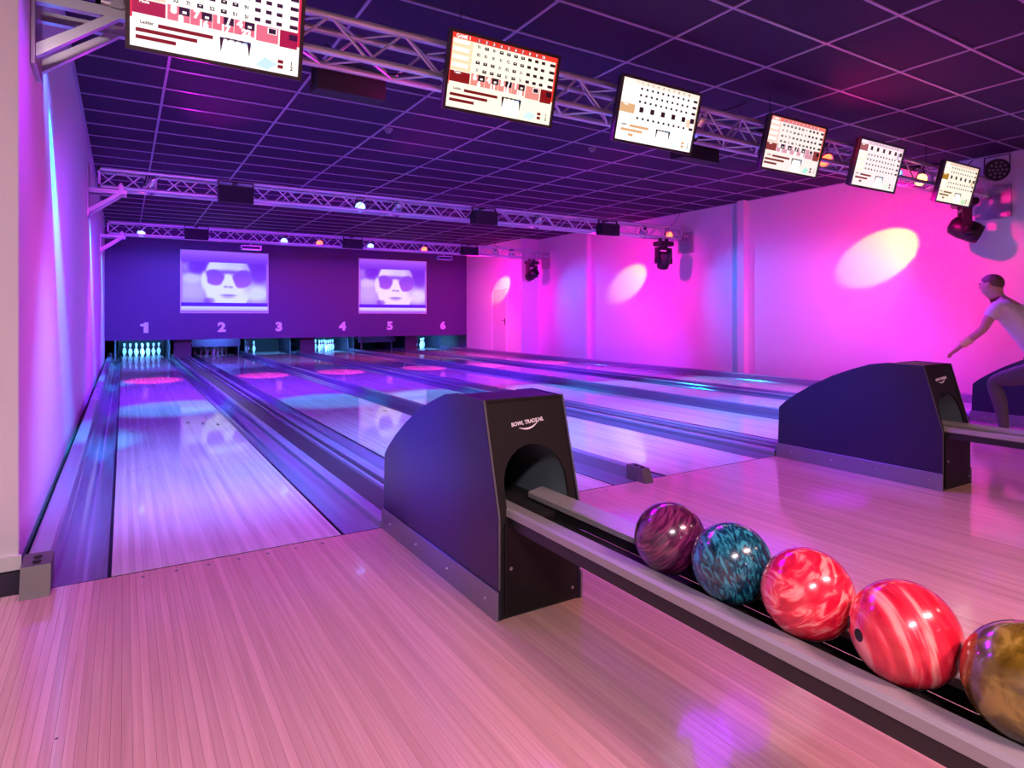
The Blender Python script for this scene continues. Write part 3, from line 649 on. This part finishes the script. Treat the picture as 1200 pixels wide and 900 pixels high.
# ================================================================== SCORE MONITORS
MW, MH = .945, .542
def score_display(seed, P, active, sparse):
    rng = random.Random(seed); mb = MB(); W_, H_ = MW-.044, MH-.044; lay = [0]
    def q(x0, y0, x1, y1, c, z): mb.add([((x0-.5)*W_, -z*.0004, (y0-.5)*H_), ((x1-.5)*W_, -z*.0004, (y0-.5)*H_), ((x1-.5)*W_, -z*.0004, (y1-.5)*H_), ((x0-.5)*W_, -z*.0004, (y1-.5)*H_)], [(0, 1, 2, 3)], lin(c))
    def poly(pts, c, z): mb.add([((x-.5)*W_, -z*.0004, (y-.5)*H_) for x, y in pts], [tuple(range(len(pts)))], lin(c))
    def tx(s, x, y, hgt, c, z=5, al='CENTER', bold=.02):
        vs, fs = text_faces(s, hgt*H_*1.35, bold*hgt, al); mb.add([((x-.5)*W_+v[0], -z*.0004, (y-.5)*H_+v[1]) for v in vs], fs, lin(c))
    white = (1, 1, .98); q(0, 0, 1, 1, P['bg'], 0)
    q(0, .93, 1, 1, P['head'], 1); tx('GAME 1', .10, .962, .05, white)
    q(0, .30, .012, .93, P['head'], 1); q(.985, .35, 1, .93, P['head'], 1)
    fx = lambda k: .215+k*.0685
    for k in range(10):
        if not sparse: q(fx(k)+.003, .935, fx(k)+.045, .985, P['hcell'], 2)
        tx(str(k+1), fx(k)+.022, .962, .04, white if not sparse else (.2, .1, .1), 3)
    rows_ = []; y = .93
    for r in range(5):
        hgt = .165 if r == active else .105
        rows_.append((y-hgt, y)); y -= hgt
    for r, (a, b_) in enumerate(rows_):
        if r == active:
            q(.012, a+.006, .19, b_-.012, P['dark'], 2); tx('Paula' if seed == 1 else 'Team', .075, b_-.03, .035, white)
            if not sparse:
                seq = rng.sample(['7', '9', '6', '1', '4', '8', '3', '5'], 4); cum = 0
                for k in range(4):
                    x = .20+k*.128
                    q(x, a+.005, x+.125, b_, P['mid'], 2); q(x+.064, b_-.085, x+.125, b_, P['sq'], 3)
                    tx(seq[k], x+.034, b_-.045, .085, white, 5, bold=.05); tx('-' if k != 2 else '/', x+.094, b_-.045, .08, white, 5, bold=.05)
                    cum += int(seq[k])+(k % 2); tx(str(cum), x+.075, a+.035, .075, white, 5, bold=.05)
                q(.72, a-.015, .86, b_, P['mid'], 2); q(.79, b_-.08, .85, b_-.008, white, 3); q(.797, b_-.073, .843, b_-.015, P['sq'], 4)
                q(.87, a-.03, .985, b_, P['dark'], 2); q(.93, b_-.10, .985, b_-.03, P['sq'], 3)
            else:
                for k in range(5): q(.25+k*.14, a+.05, .30+k*.14, b_-.03, P['sq'], 3)
                q(.93, a+.05, .985, b_-.03, P['sq'], 3); q(.88, a-.03, .94, b_-.05, P['mid'], 2)
            continue
        q(.012, a, .19, b_-.006, P['name'], 1); q(.02, a+.045, .16, b_-.012, white, 2)
        for k in range(10):
            xx = fx(k)+.012; yy = b_-.052
            if sparse: q(xx, yy-.018, xx+.026, yy+.018, P['sq'], 3); continue
            if rng.random() < .62 or k > 6:
                q(xx, yy-.02, xx+.036, yy+.022, P['sq'], 3)
                if k < 7: q(xx+.012, yy+.002, xx+.024, yy+.012, white, 4)
            else: tx(rng.choice(['9', '7', '8', '5'])+rng.choice(['1', '/', '2']), xx+.018, yy, .042, (.1, .06, .05), 3)
        q(.93, b_-.072, .983, b_-.03, P['sq'], 3)
    for k, (x0, x1) in enumerate(((.15, .46), (.03, .37), (.03, .25)) if not sparse else (((.16, .40), (.06, .33), (.16, .22)))):
        q(x0, .235-k*.075, x1, .275-k*.075, P['bar'], 2)
    tx('Ladder', .09, .265, .035, (.35, .25, .22), 3)
    poly([(.50, .275), (.525, .275), (.52, .24), (.508, .11)], P['sq'], 3); poly([(.665, .275), (.69, .275), (.682, .11), (.67, .24)], P['sq'], 3)
    for k in range(3): poly([(.535+k*.042, .285), (.565+k*.042, .285), (.55+k*.042, .252)], P['sq'], 3)
    poly([(.50, .268), (.69, .268), (.69, .282), (.50, .282)], P['sq'], 2)
    q(.512, .03, .68, .245, white, 1)
    poly([(.72, .05), (.80, .02), (.86, .10), (.78, .16)], P['tint'], 1); poly([(.60, .26), (.68, .30), (.70, .24)], (.75, .85, .95), 1)
    for k in (0, 1):
        q(.865, .12-k*.06, .90, .16-k*.06, P['bar'], 2); tx(str(k+1), .955, .14-k*.06, .05, (.2, .1, .1), 3)
    return mb
PAL = [dict(bg=(1, .98, .96), head=(.86, .16, .32), hcell=(.66, .10, .24), dark=(.66, .08, .28), mid=(.90, .42, .52), sq=(.22, .06, .22), name=(.98, .80, .76), bar=(.50, .03, .14), tint=(.78, .90, 1)),
       dict(bg=(1, .96, .88), head=(.92, .22, .16), hcell=(.72, .26, .26), dark=(.52, .08, .05), mid=(.90, .54, .50), sq=(.16, .05, .07), name=(1, .86, .70), bar=(.45, .08, .05), tint=(.82, .92, .92)),
       dict(bg=(1, .99, .97), head=(1, .90, .84), hcell=(.9, .6, .5), dark=(.86, .66, .48), mid=(.95, .82, .72), sq=(.15, .05, .10), name=(1, .98, .95), bar=(.86, .64, .46), tint=(.9, .95, 1)),
       dict(bg=(.97, .90, .88), head=(.95, .45, .40), hcell=(.72, .40, .50), dark=(.52, .22, .20), mid=(.82, .56, .64), sq=(.14, .06, .10), name=(1, .80, .74), bar=(.46, .20, .16), tint=(.68, .90, .84)),
       dict(bg=(.97, .90, .90), head=(.90, .76, .84), hcell=(.84, .62, .70), dark=(.62, .34, .36), mid=(.78, .70, .80), sq=(.22, .06, .12), name=(1, .94, .84), bar=(.50, .18, .18), tint=(.85, .92, .85)),
       dict(bg=(.96, .92, .84), head=(.95, .80, .72), hcell=(.86, .62, .56), dark=(.66, .48, .10), mid=(.86, .74, .56), sq=(.16, .08, .06), name=(.98, .92, .82), bar=(.48, .36, .10), tint=(.70, .88, .66))]
MLAB = ['crimson and white score monitor hung above lane one, partly out of frame', 'red headed score monitor hung above lane two', 'mostly white score monitor with tan bars hung above lane three', 'pink tinted score monitor with maroon bars hung above lane four', 'pale score monitor with its active row at the top, above lane five', 'score monitor with a golden brown name cell above lane six']
for i, c in enumerate(LANES):
    t = empty('score_monitor', (c, 4.02, 2.93)); t.rotation_euler = (radians(14.5), 0, 0); tag(t, MLAB[i], 'monitor', 'score monitors')
    w2, h2 = MW/2, MH/2
    MB().bbox((-w2+.01, .012, -h2+.01), (w2-.01, .06, h2-.01), .008).build('back_shell', 'black_plastic', t)
    bz = MB(); g = .022
    bz.box((-w2, -.012, -h2), (w2, .014, -h2+g)).box((-w2, -.012, h2-g), (w2, .014, h2)).box((-w2, -.012, -h2+g), (-w2+g, .014, h2-g)).box((w2-g, -.012, -h2+g), (w2, .014, h2-g)); bz.build('bezel', 'bezel', t)
    score_display(i+1, PAL[i], [4, 4, 3, 4, 0, 2][i], i in (2, 4, 5)).build('display', 'display', t)
    mt = MB(); mt.box((-.05, .06, -.12), (.05, .10, .12)).box((-.02, .09, -.05), (.02, .19, 0)); mt.build('mount', 'black_plastic', t)

# ================================================================== BALL RETURNS
HW = .195                                  # half width of the hood
prof = [(2.118, 0), (2.118, .40), (2.24, .843), (2.475, .850)]
for y_, z_ in ((2.60, .832), (2.743, .785), (2.90, .722), (3.06, .640), (3.20, .555), (3.31, .475), (3.37, .42)): prof.append((y_, z_))
prof.append((3.385, 0))
def arch(cx, z0, zs, r, n=14):
    P = [(cx-r, z0), (cx-r, zs)] + [(cx-r*cos(pi*k/n), zs+r*sin(pi*k/n)) for k in range(1, n)] + [(cx+r, zs), (cx+r, z0)]
    return P
def front_y(z): return 2.118 if z <= .40 else 2.118+(z-.40)*(2.24-2.118)/(.843-.40)
def ball_return(cx, label, k):
    t = empty('ball_return', (cx, 0, 0)); tag(t, label, 'ball return', 'ball returns')
    # side panels
    for s in (-1, 1):
        MB().prism_x(prof[::-1], s*HW-.006, s*HW+.006).build('side_panel', 'hood_side', t)
    # curved top skin
    R = []
    top = prof[2:]
    MB().loft([[(-HW+.006, y_, z_-.004), (HW-.006, y_, z_-.004), (HW-.006, y_, z_-.016), (-HW+.006, y_, z_-.016)] for y_, z_ in top[:-1]]+[[(-HW+.006, 3.38, .02), (HW-.006, 3.38, .02), (HW-.006, 3.365, .02), (-HW+.006, 3.365, .02)]], True).build('top_skin', 'hood_front', t)
    # front panel with arch opening: strips left, right, above
    A = arch(0, .385, .505, .152); f = MB(); th = .014
    def fp(x, z, o=0): return (x, front_y(z)+.004+o, z)
    outer = []
    n = len(A)
    for j, (x, z) in enumerate(A):
        if j == 0: outer.append((-HW+.006, .385))
        elif j == n-1: outer.append((HW-.006, .385))
        elif z <= .506: outer.append((math.copysign(HW-.006, x), z))
        else:
            a = math.atan2(z-.505, x); tx_, tz_ = cos(a), sin(a); m_ = min((HW-.006)/max(1e-6, abs(tx_)), (.843-.505)/max(1e-6, tz_)); outer.append((tx_*m_, .505+tz_*m_))
    # insert exact top corners
    A2, O2 = [], []
    for j in range(n):
        A2.append(A[j]); O2.append(outer[j])
        if j < n-1:
            (xa, za), (xb, zb) = outer[j], outer[j+1]
            if abs(abs(xa)-(HW-.006)) < 1e-6 and zb > .8425 and za < .8425: A2.append(((A[j][0]+A[j+1][0])/2, (A[j][1]+A[j+1][1])/2)); O2.append((xa, .843))
            if abs(abs(xb)-(HW-.006)) < 1e-6 and za > .8425 and zb < .8425: A2.append(((A[j][0]+A[j+1][0])/2, (A[j][1]+A[j+1][1])/2)); O2.append((xb, .843))
    vs = [fp(*p) for p in A2]+[fp(*p) for p in O2]+[fp(*p, th) for p in A2]+[fp(*p, th) for p in O2]; m_ = len(A2); fs = []
    for j in range(m_-1):
        fs += [(j, m_+j, m_+j+1, j+1), (2*m_+j, 2*m_+j+1, 3*m_+j+1, 3*m_+j), (j, j+1, 2*m_+j+1, 2*m_+j)]
    f.add(vs, fs); f.build('front_panel', 'hood_front', t)
    MB().bbox((-HW+.022, 2.106, .02), (HW-.022, 2.122, .375), .003).build('lower_panel', 'hood_front', t)
    MB().box((-HW+.006, 2.122, .0), (HW-.006, 2.14, .385)).build('lower_back', 'black_matt', t)
    for s in (-1, 1): MB().loft([[(s*(HW+.004), front_y(z)-.003, z), (s*(HW-.003), front_y(z)-.003, z), (s*(HW-.003), front_y(z)+.004, z), (s*(HW+.004), front_y(z)+.004, z)] for z in (.12, .40, .845)], True).build('edge_strip', 'hood_edge', t)
    ex = MB(); ri = arch(0, .385, .505, .152)
    ex.loft([[(x, front_y(z)+.015, z) for x, z in ri], [(x*.98, 2.62, z) for x, z in ri], [(x*.98, 2.9, min(z, .52)) for x, z in ri]], False, True, closed=False); ex.build('tunnel', 'tunnel', t)
    MB().box((-.15, 2.14, .33), (.15, 2.95, .385)).build('tunnel_floor', 'black_matt', t)
    MB().box((-.16, 2.9, .385), (.16, 2.91, .70)).build('tunnel_flap', 'black_matt', t)
    for s in (-1, 1):
        kp = MB().bbox((s*(HW+.010)-.005, 2.112, .0), (s*(HW+.010)+.005, 3.395, .115), .002).build('kick_plate', 'kick_plate', t)
        for y_ in (2.20, 2.55, 2.9, 3.25): MB().lathe([(.006, 0), (.006, .007), (.003, .009)], 8, Matrix.Translation((s*(HW+.014), y_, .062)) @ Matrix.Rotation(s*pi/2, 4, 'Y')).build('screw', 'screw', kp)
    for s, z_ in ((-1, .20), (1, .06)): MB().lathe([(.007, 0), (.007, .006)], 8, Matrix.Translation((s*.15, 2.108, z_)) @ Matrix.Rotation(pi/2, 4, 'X')).build('panel_screw', 'screw', t)
    # logo
    vs, fs = text_faces('BOWL TRADE.NL', .0225, .0006, 'CENTER', .0004)
    an = math.atan2(2.24-2.118, .843-.40)
    LM = Matrix.Translation((0, front_y(.745)+.0025, .745)) @ Matrix.Rotation(-an, 4, 'X') @ Matrix.Rotation(pi/2, 4, 'X')
    lg = MB().add([(v[0]*.92, v[1]+.08*v[0], v[2]) for v in vs], fs)
    sw = []
    for j in range(13):
        a = j/12; x_ = -.045+a*.10; yc = -.016-.016*sin(pi*min(1, a*.62+.12))+.030*a**2.4; wd = .0035*sin(pi*(.06+.9*a))+.0003
        sw.append([(x_, yc+wd, .0004), (x_, yc-wd, .0004), (x_, yc-wd, -.0004), (x_, yc+wd, -.0004)])
    lg.loft(sw, True); lg.xform(LM).build('logo_lettering', 'logo_white', t)
    # rails
    ra = MB
    Y0, Y1 = -.75, 2.32
    for s in (-1, 1):
        P = [(s*.070, .395), (s*.070, .415), (s*.076, .4195), (s*.146, .432), (s*.156, .424), (s*.158, .400), (s*.150, .395)]
        MB().prism_y(P if s < 0 else P[::-1], Y0, Y1).build('rail', 'rail_grey', t)
        P = [(s*.080, .355), (s*.080, .394), (s*.150, .394), (s*.150, .355)]
        MB().prism_y(P if s < 0 else P[::-1], Y0, Y1).build('rail_beam', 'black_plastic', t)
    MB().box((-.0798, Y0, .345), (.0798, 2.14, .354)).build('rack_tray', 'black_matt', t)
    ec = MB(); ec.bbox((-.165, Y0-.04, .33), (.165, Y0, .47), .01); ec.build('end_stop', 'black_plastic', t)
    MB().bbox((-.05, Y0+.1, .012), (.05, Y0+.2, .35), .006).build('support_leg', 'black_plastic', t)
    MB().bbox((-.14, Y0+.02, 0), (.14, Y0+.28, .012), .003).build('foot_plate', 'black_plastic', t)
    return t
RC = [(LANES[0]+LANES[1])/2, (LANES[2]+LANES[3])/2, (LANES[4]+LANES[5])/2]
ball_return(RC[0], 'dark ball return hood and rack holding five balls, nearest the camera', 0)
ball_return(RC[1], 'dark ball return hood between lanes three and four', 1)
ball_return(RC[2], 'dark ball return hood at the right edge beyond the bowler', 2)

# ================================================================== BOWLING BALLS
def ball(y, mat, rot, label, hole=None):
    t = empty('bowling_ball', (RC[0], y, .5005)); t.rotation_euler = rot; tag(t, label, 'bowling ball', 'balls on the rack')
    r = .1085; n = 40; P = [(max(.0004, r*sin(pi*k/24)), -r*cos(pi*k/24)) for k in range(25)]
    MB().lathe(P, n).build('shell', mat, t)
    Ri = t.rotation_euler.to_matrix().inverted()
    if hole is None: hole = ((.75, .60, .25), (.85, .48, .22), (.74, .45, .50))     # drilled side turned away
    for dw, rr in zip(hole, (.0125, .0125, .0145)):
        d = (Ri @ Vector(dw)).normalized(); M = d.to_track_quat('Z', 'Y').to_matrix().to_4x4()
        MB().lathe([(rr, r-.0008), (rr*1.06, r+.0002), (rr*.86, r+.0003), (rr*.85, r-.0002), (.0003, r-.0002)], 14, M).build('finger_hole', 'black_matt', t)
ball(1.408, 'ball_purple', (.2, .75, -.55), 'dark purple streaked bowling ball, farthest on the rack')
ball(1.176, 'ball_teal', (.3, -.3, -.7), 'teal blue pearl bowling ball between purple and red balls')
ball(.947, 'ball_coral', (.5, .9, -.4), 'coral red marbled bowling ball touching the teal ball')
ball(.719, 'ball_pink', (.15, -.30, -.55), 'red pink streaked bowling ball with a visible finger hole', ((-.90, .40, .02), (-.62, .78, .06), (-.60, .70, -.40)))
ball(.497, 'ball_gold', (2.2, .4, 2.0), 'olive gold bowling ball cut off by the right edge')

# ================================================================== LOUNGE CEILING LIGHTS (behind the camera)
for i, (x, y) in enumerate(LOUNGE):
    t = empty('ceiling_light', (x, y, ZC)); tag(t, 'flat white ceiling light over the lounge, %s from the left' % ORD[i], 'ceiling light', 'lounge ceiling lights')
    MB().bbox((-.60, -.30, -.03), (.60, .30, 0), .006).build('frame', 'skirting_white', t); MB().box((-.56, -.26, -.034), (.56, .26, -.03)).build('diffuser', emis('diffuser', (1, .84, .7), .6), t)

# ================================================================== BOWLER
def skin_mesh(name, nodes, edges, mat, sub=2, root=0):
    me = bpy.data.meshes.new(name); me.from_pydata([n[0] for n in nodes], edges, [])
    o = bpy.data.objects.new(name, me); COL.objects.link(o)
    md = o.modifiers.new('skin', 'SKIN'); md.use_smooth_shade = True; md.branch_smoothing = .4
    sv = me.skin_vertices[0].data
    for i, n in enumerate(nodes):
        r = n[1]; sv[i].radius = (r, r) if not isinstance(r, tuple) else r; sv[i].use_root = (i == root)
    sb = o.modifiers.new('sub', 'SUBSURF'); sb.levels = sub; sb.render_levels = sub
    dg = bpy.context.evaluated_depsgraph_get(); dg.update()
    out = bpy.data.meshes.new_from_object(o.evaluated_get(dg)); out.name = name
    out.materials.clear(); out.materials.append(MATS[mat]); out.polygons.foreach_set('use_smooth', [True]*len(out.polygons))
    bpy.data.objects.remove(o); return out
# local frame: +y towards the pins, x right, z up
pt = empty('person', (7.25, 2.36, 0)); tag(pt, 'bowler in a white T-shirt leaning forward with one arm down, at right edge', 'person')
N = {}; nodes = []; edges = []
def nd(k, p, r, frm=None):
    N[k] = len(nodes); nodes.append((p, r))
    if frm is not None: edges.append((N[frm], N[k]))
nd('pelvis', (0, -.05, .74), (.135, .11)); nd('waist', (0, .10, .93), (.125, .10), 'pelvis'); nd('chest', (0, .25, 1.14), (.155, .115), 'waist'); nd('upper', (0, .345, 1.28), (.13, .10), 'chest')
nd('neck', (0, .40, 1.365), .052, 'upper'); nd('skull0', (0, .43, 1.43), .070, 'neck'); nd('skull', (0, .452, 1.505), (.099, .118), 'skull0'); nd('crown', (0, .448, 1.585), .084, 'skull'); nd('jaw', (0, .498, 1.435), (.050, .045), 'skull0')
HANDS = {}
for s, kk, el, wr_, hd in ((-1, 'l', (-.26, .42, 1.06), (-.27, .60, .90), (-.27, .665, .835)), (1, 'r', (.34, -.02, 1.05), (.36, -.22, .86), (.365, -.27, .79))):
    nd('sh'+kk, (s*.185, .335, 1.285), .058, 'upper'); nd('ua'+kk, tuple((Vector((s*.21, .35, 1.26))*.5+Vector(el)*.5)), .048, 'sh'+kk); nd('el'+kk, el, .040, 'ua'+kk)
    nd('fa'+kk, tuple(Vector(el)*.6+Vector(wr_)*.4), .036, 'el'+kk); nd('wr'+kk, wr_, .026, 'fa'+kk); nd('hd'+kk, hd, (.034, .02), 'wr'+kk)
    HANDS[kk] = (Vector(wr_), Vector(hd), s)
for s, kk, kn, an, toe in ((-1, 'l', (-.11, .40, .56), (-.10, .30, .09), (-.10, .50, .035)), (1, 'r', (.13, -.30, .45), (.16, -.78, .17), (.17, -.70, .03))):
    nd('hip'+kk, (s*.095, -.02, .70), .095, 'pelvis'); nd('th'+kk, tuple((Vector((s*.1, -.02, .70))+Vector(kn))/2), .082, 'hip'+kk); nd('kn'+kk, kn, .058, 'th'+kk)
    nd('ca'+kk, tuple(Vector(kn)*.65+Vector(an)*.35+Vector((0, -.02, 0))), .056, 'kn'+kk); nd('an'+kk, an, .036, 'ca'+kk); nd('toe'+kk, toe, .034, 'an'+kk)
# fingers: separate short chains rooted in the palm
for kk, (wv, hv, s) in HANDS.items():
    d = (hv-wv).normalized(); side = Vector((1, 0, 0)); side = (side-d*side.dot(d)).normalized(); up = side.cross(d)
    for j, (off, ln) in enumerate(((-.026, .066), (-.009, .078), (.009, .074), (.026, .058))):
        b0 = hv+side*off+d*.012; b1 = b0+d*ln*.5+up*(-.006*s); b2 = b1+d*ln*.32-up*.020; 
        nd('f%s%d0' % (kk, j), tuple(b0), .010, 'hd'+kk); nd('f%s%d1' % (kk, j), tuple(b1), .0088, 'f%s%d0' % (kk, j)); nd('f%s%d2' % (kk, j), tuple(b2), .0075, 'f%s%d1' % (kk, j))
    tb = wv+(hv-wv)*.45; t1 = tb+side*(-s*.036)+d*.015; t2 = t1+side*(-s*.012)+d*.034
    nd('t%s1' % kk, tuple(t1), .011, 'wr'+kk); nd('t%s2' % kk, tuple(t2), .009, 't%s1' % kk)
bm_ = skin_mesh('body', nodes, edges, 'skin'); link('body', bm_, pt)
def sub(keys, extra, mat, name, pairs):
    nn = []; idx = {}
    for k in keys:
        idx[k] = len(nn); p, r = nodes[N[k]]; g = extra.get(k, 1.16)
        nn.append((p, tuple(q*g for q in r) if isinstance(r, tuple) else r*g))
    return link(name, skin_mesh(name, nn, [(idx[a], idx[b]) for a, b in pairs], mat), pt)
# shirt ends at neck, mid upper arm and hips
nd('ual2', tuple(Vector(nodes[N['shl']][0])*.42+Vector(nodes[N['ell']][0])*.58), .047); nd('uar2', tuple(Vector(nodes[N['shr']][0])*.42+Vector(nodes[N['elr']][0])*.58), .047)
nd('nk', tuple(Vector(nodes[N['upper']][0])*.35+Vector(nodes[N['neck']][0])*.65), .058); nd('hem', (0, -.07, .70), (.15, .13))
sub(['pelvis', 'hem', 'waist', 'chest', 'upper', 'nk', 'shl', 'ual2', 'shr', 'uar2'], {'waist': 1.22, 'chest': 1.14, 'ual2': 1.35, 'uar2': 1.35, 'shl': 1.2, 'shr': 1.2, 'nk': 1.1, 'pelvis': 1.2, 'hem': 1.12}, 'shirt', 'shirt',
    [('pelvis', 'hem'), ('pelvis', 'waist'), ('waist', 'chest'), ('chest', 'upper'), ('upper', 'nk'), ('upper', 'shl'), ('shl', 'ual2'), ('upper', 'shr'), ('shr', 'uar2')])
lk = []
for kk in 'lr': lk += ['hip'+kk, 'th'+kk, 'kn'+kk, 'ca'+kk, 'an'+kk]
sub(['pelvis']+lk, {k: 1.2 for k in lk}, 'trousers', 'trousers', [e for kk in 'lr' for e in (('pelvis', 'hip'+kk), ('hip'+kk, 'th'+kk), ('th'+kk, 'kn'+kk), ('kn'+kk, 'ca'+kk), ('ca'+kk, 'an'+kk))])
for kk, dy in (('l', 0), ('r', .0)):
    a = Vector(nodes[N['an'+kk]][0]); b_ = Vector(nodes[N['toe'+kk]][0])
    hl = a+Vector((0, -.05, -.045)) if kk == 'l' else a+Vector((0, -.03, .02))
    link('shoe', skin_mesh('shoe', [(tuple(a+Vector((0, 0, -.01))), .045), (tuple(hl), .042), (tuple((a+b_)/2+Vector((0, 0, -.02))), .048), (tuple(b_+Vector((0, 0, .008))), .042), (tuple(b_+Vector((0, .04, .002))), .034)], [(0, 1), (0, 2), (2, 3), (3, 4)], 'shoe'), pt)
# wristband, hair, face
wv, hv, s = HANDS['l']; el = Vector(nodes[N['ell']][0]); d = (wv-el).normalized()
MB().tube(wv-d*.11, wv-d*.012, .040, 14, .036).build('wristband', 'wristband', pt)
hr = MB(); C0 = Vector((0, .444, 1.512)); R = []
for i in range(9):
    th = pi*.66*i/8; ring = []
    for j in range(18):
        ph = 2*pi*j/18; lift = .5+.5*sin(ph); t_ = th*(1-.48*lift**1.5)
        ring.append(C0+Vector((.084*sin(t_)*cos(ph), .101*sin(t_)*sin(ph), .092*cos(t_))))
    R.append(ring)
hr.loft(R, False, True); hr.build('hair', 'hair', pt)
fc = Vector((0, .455, 1.49))
for s in (-1, 1):
    MB().lathe([(.001, -.006), (.008, -.004), (.009, .002), (.001, .007)], 10, Matrix.Translation((s*.032, .540, 1.505)) @ Matrix.Rotation(-pi/2, 4, 'X')).build('eye', 'eye_dark', pt)
    MB().lathe([(.001, -.008), (.018, -.006), (.026, 0), (.018, .006), (.001, .008)], 12, Matrix.Translation((s*.082, .445, 1.49)) @ Matrix.Rotation(pi/2, 4, 'Y') @ Matrix.Scale(1.35, 4, (1, 0, 0))).build('ear', 'skin', pt)
MB().loft([[(-.012, .535, 1.455), (.012, .535, 1.455), (0, .568, 1.462)], [(-.007, .535, 1.505), (.007, .535, 1.505), (0, .545, 1.505)]], True, True).build('nose', 'skin', pt)
MB().cbox((0, .517, 1.437), (.036, .010, .006)).build('mouth', emis('lip', (0, 0, 0), 0), pt); setp(MATS['lip'].node_tree.nodes['Principled BSDF'], col=(.35, .10, .10))
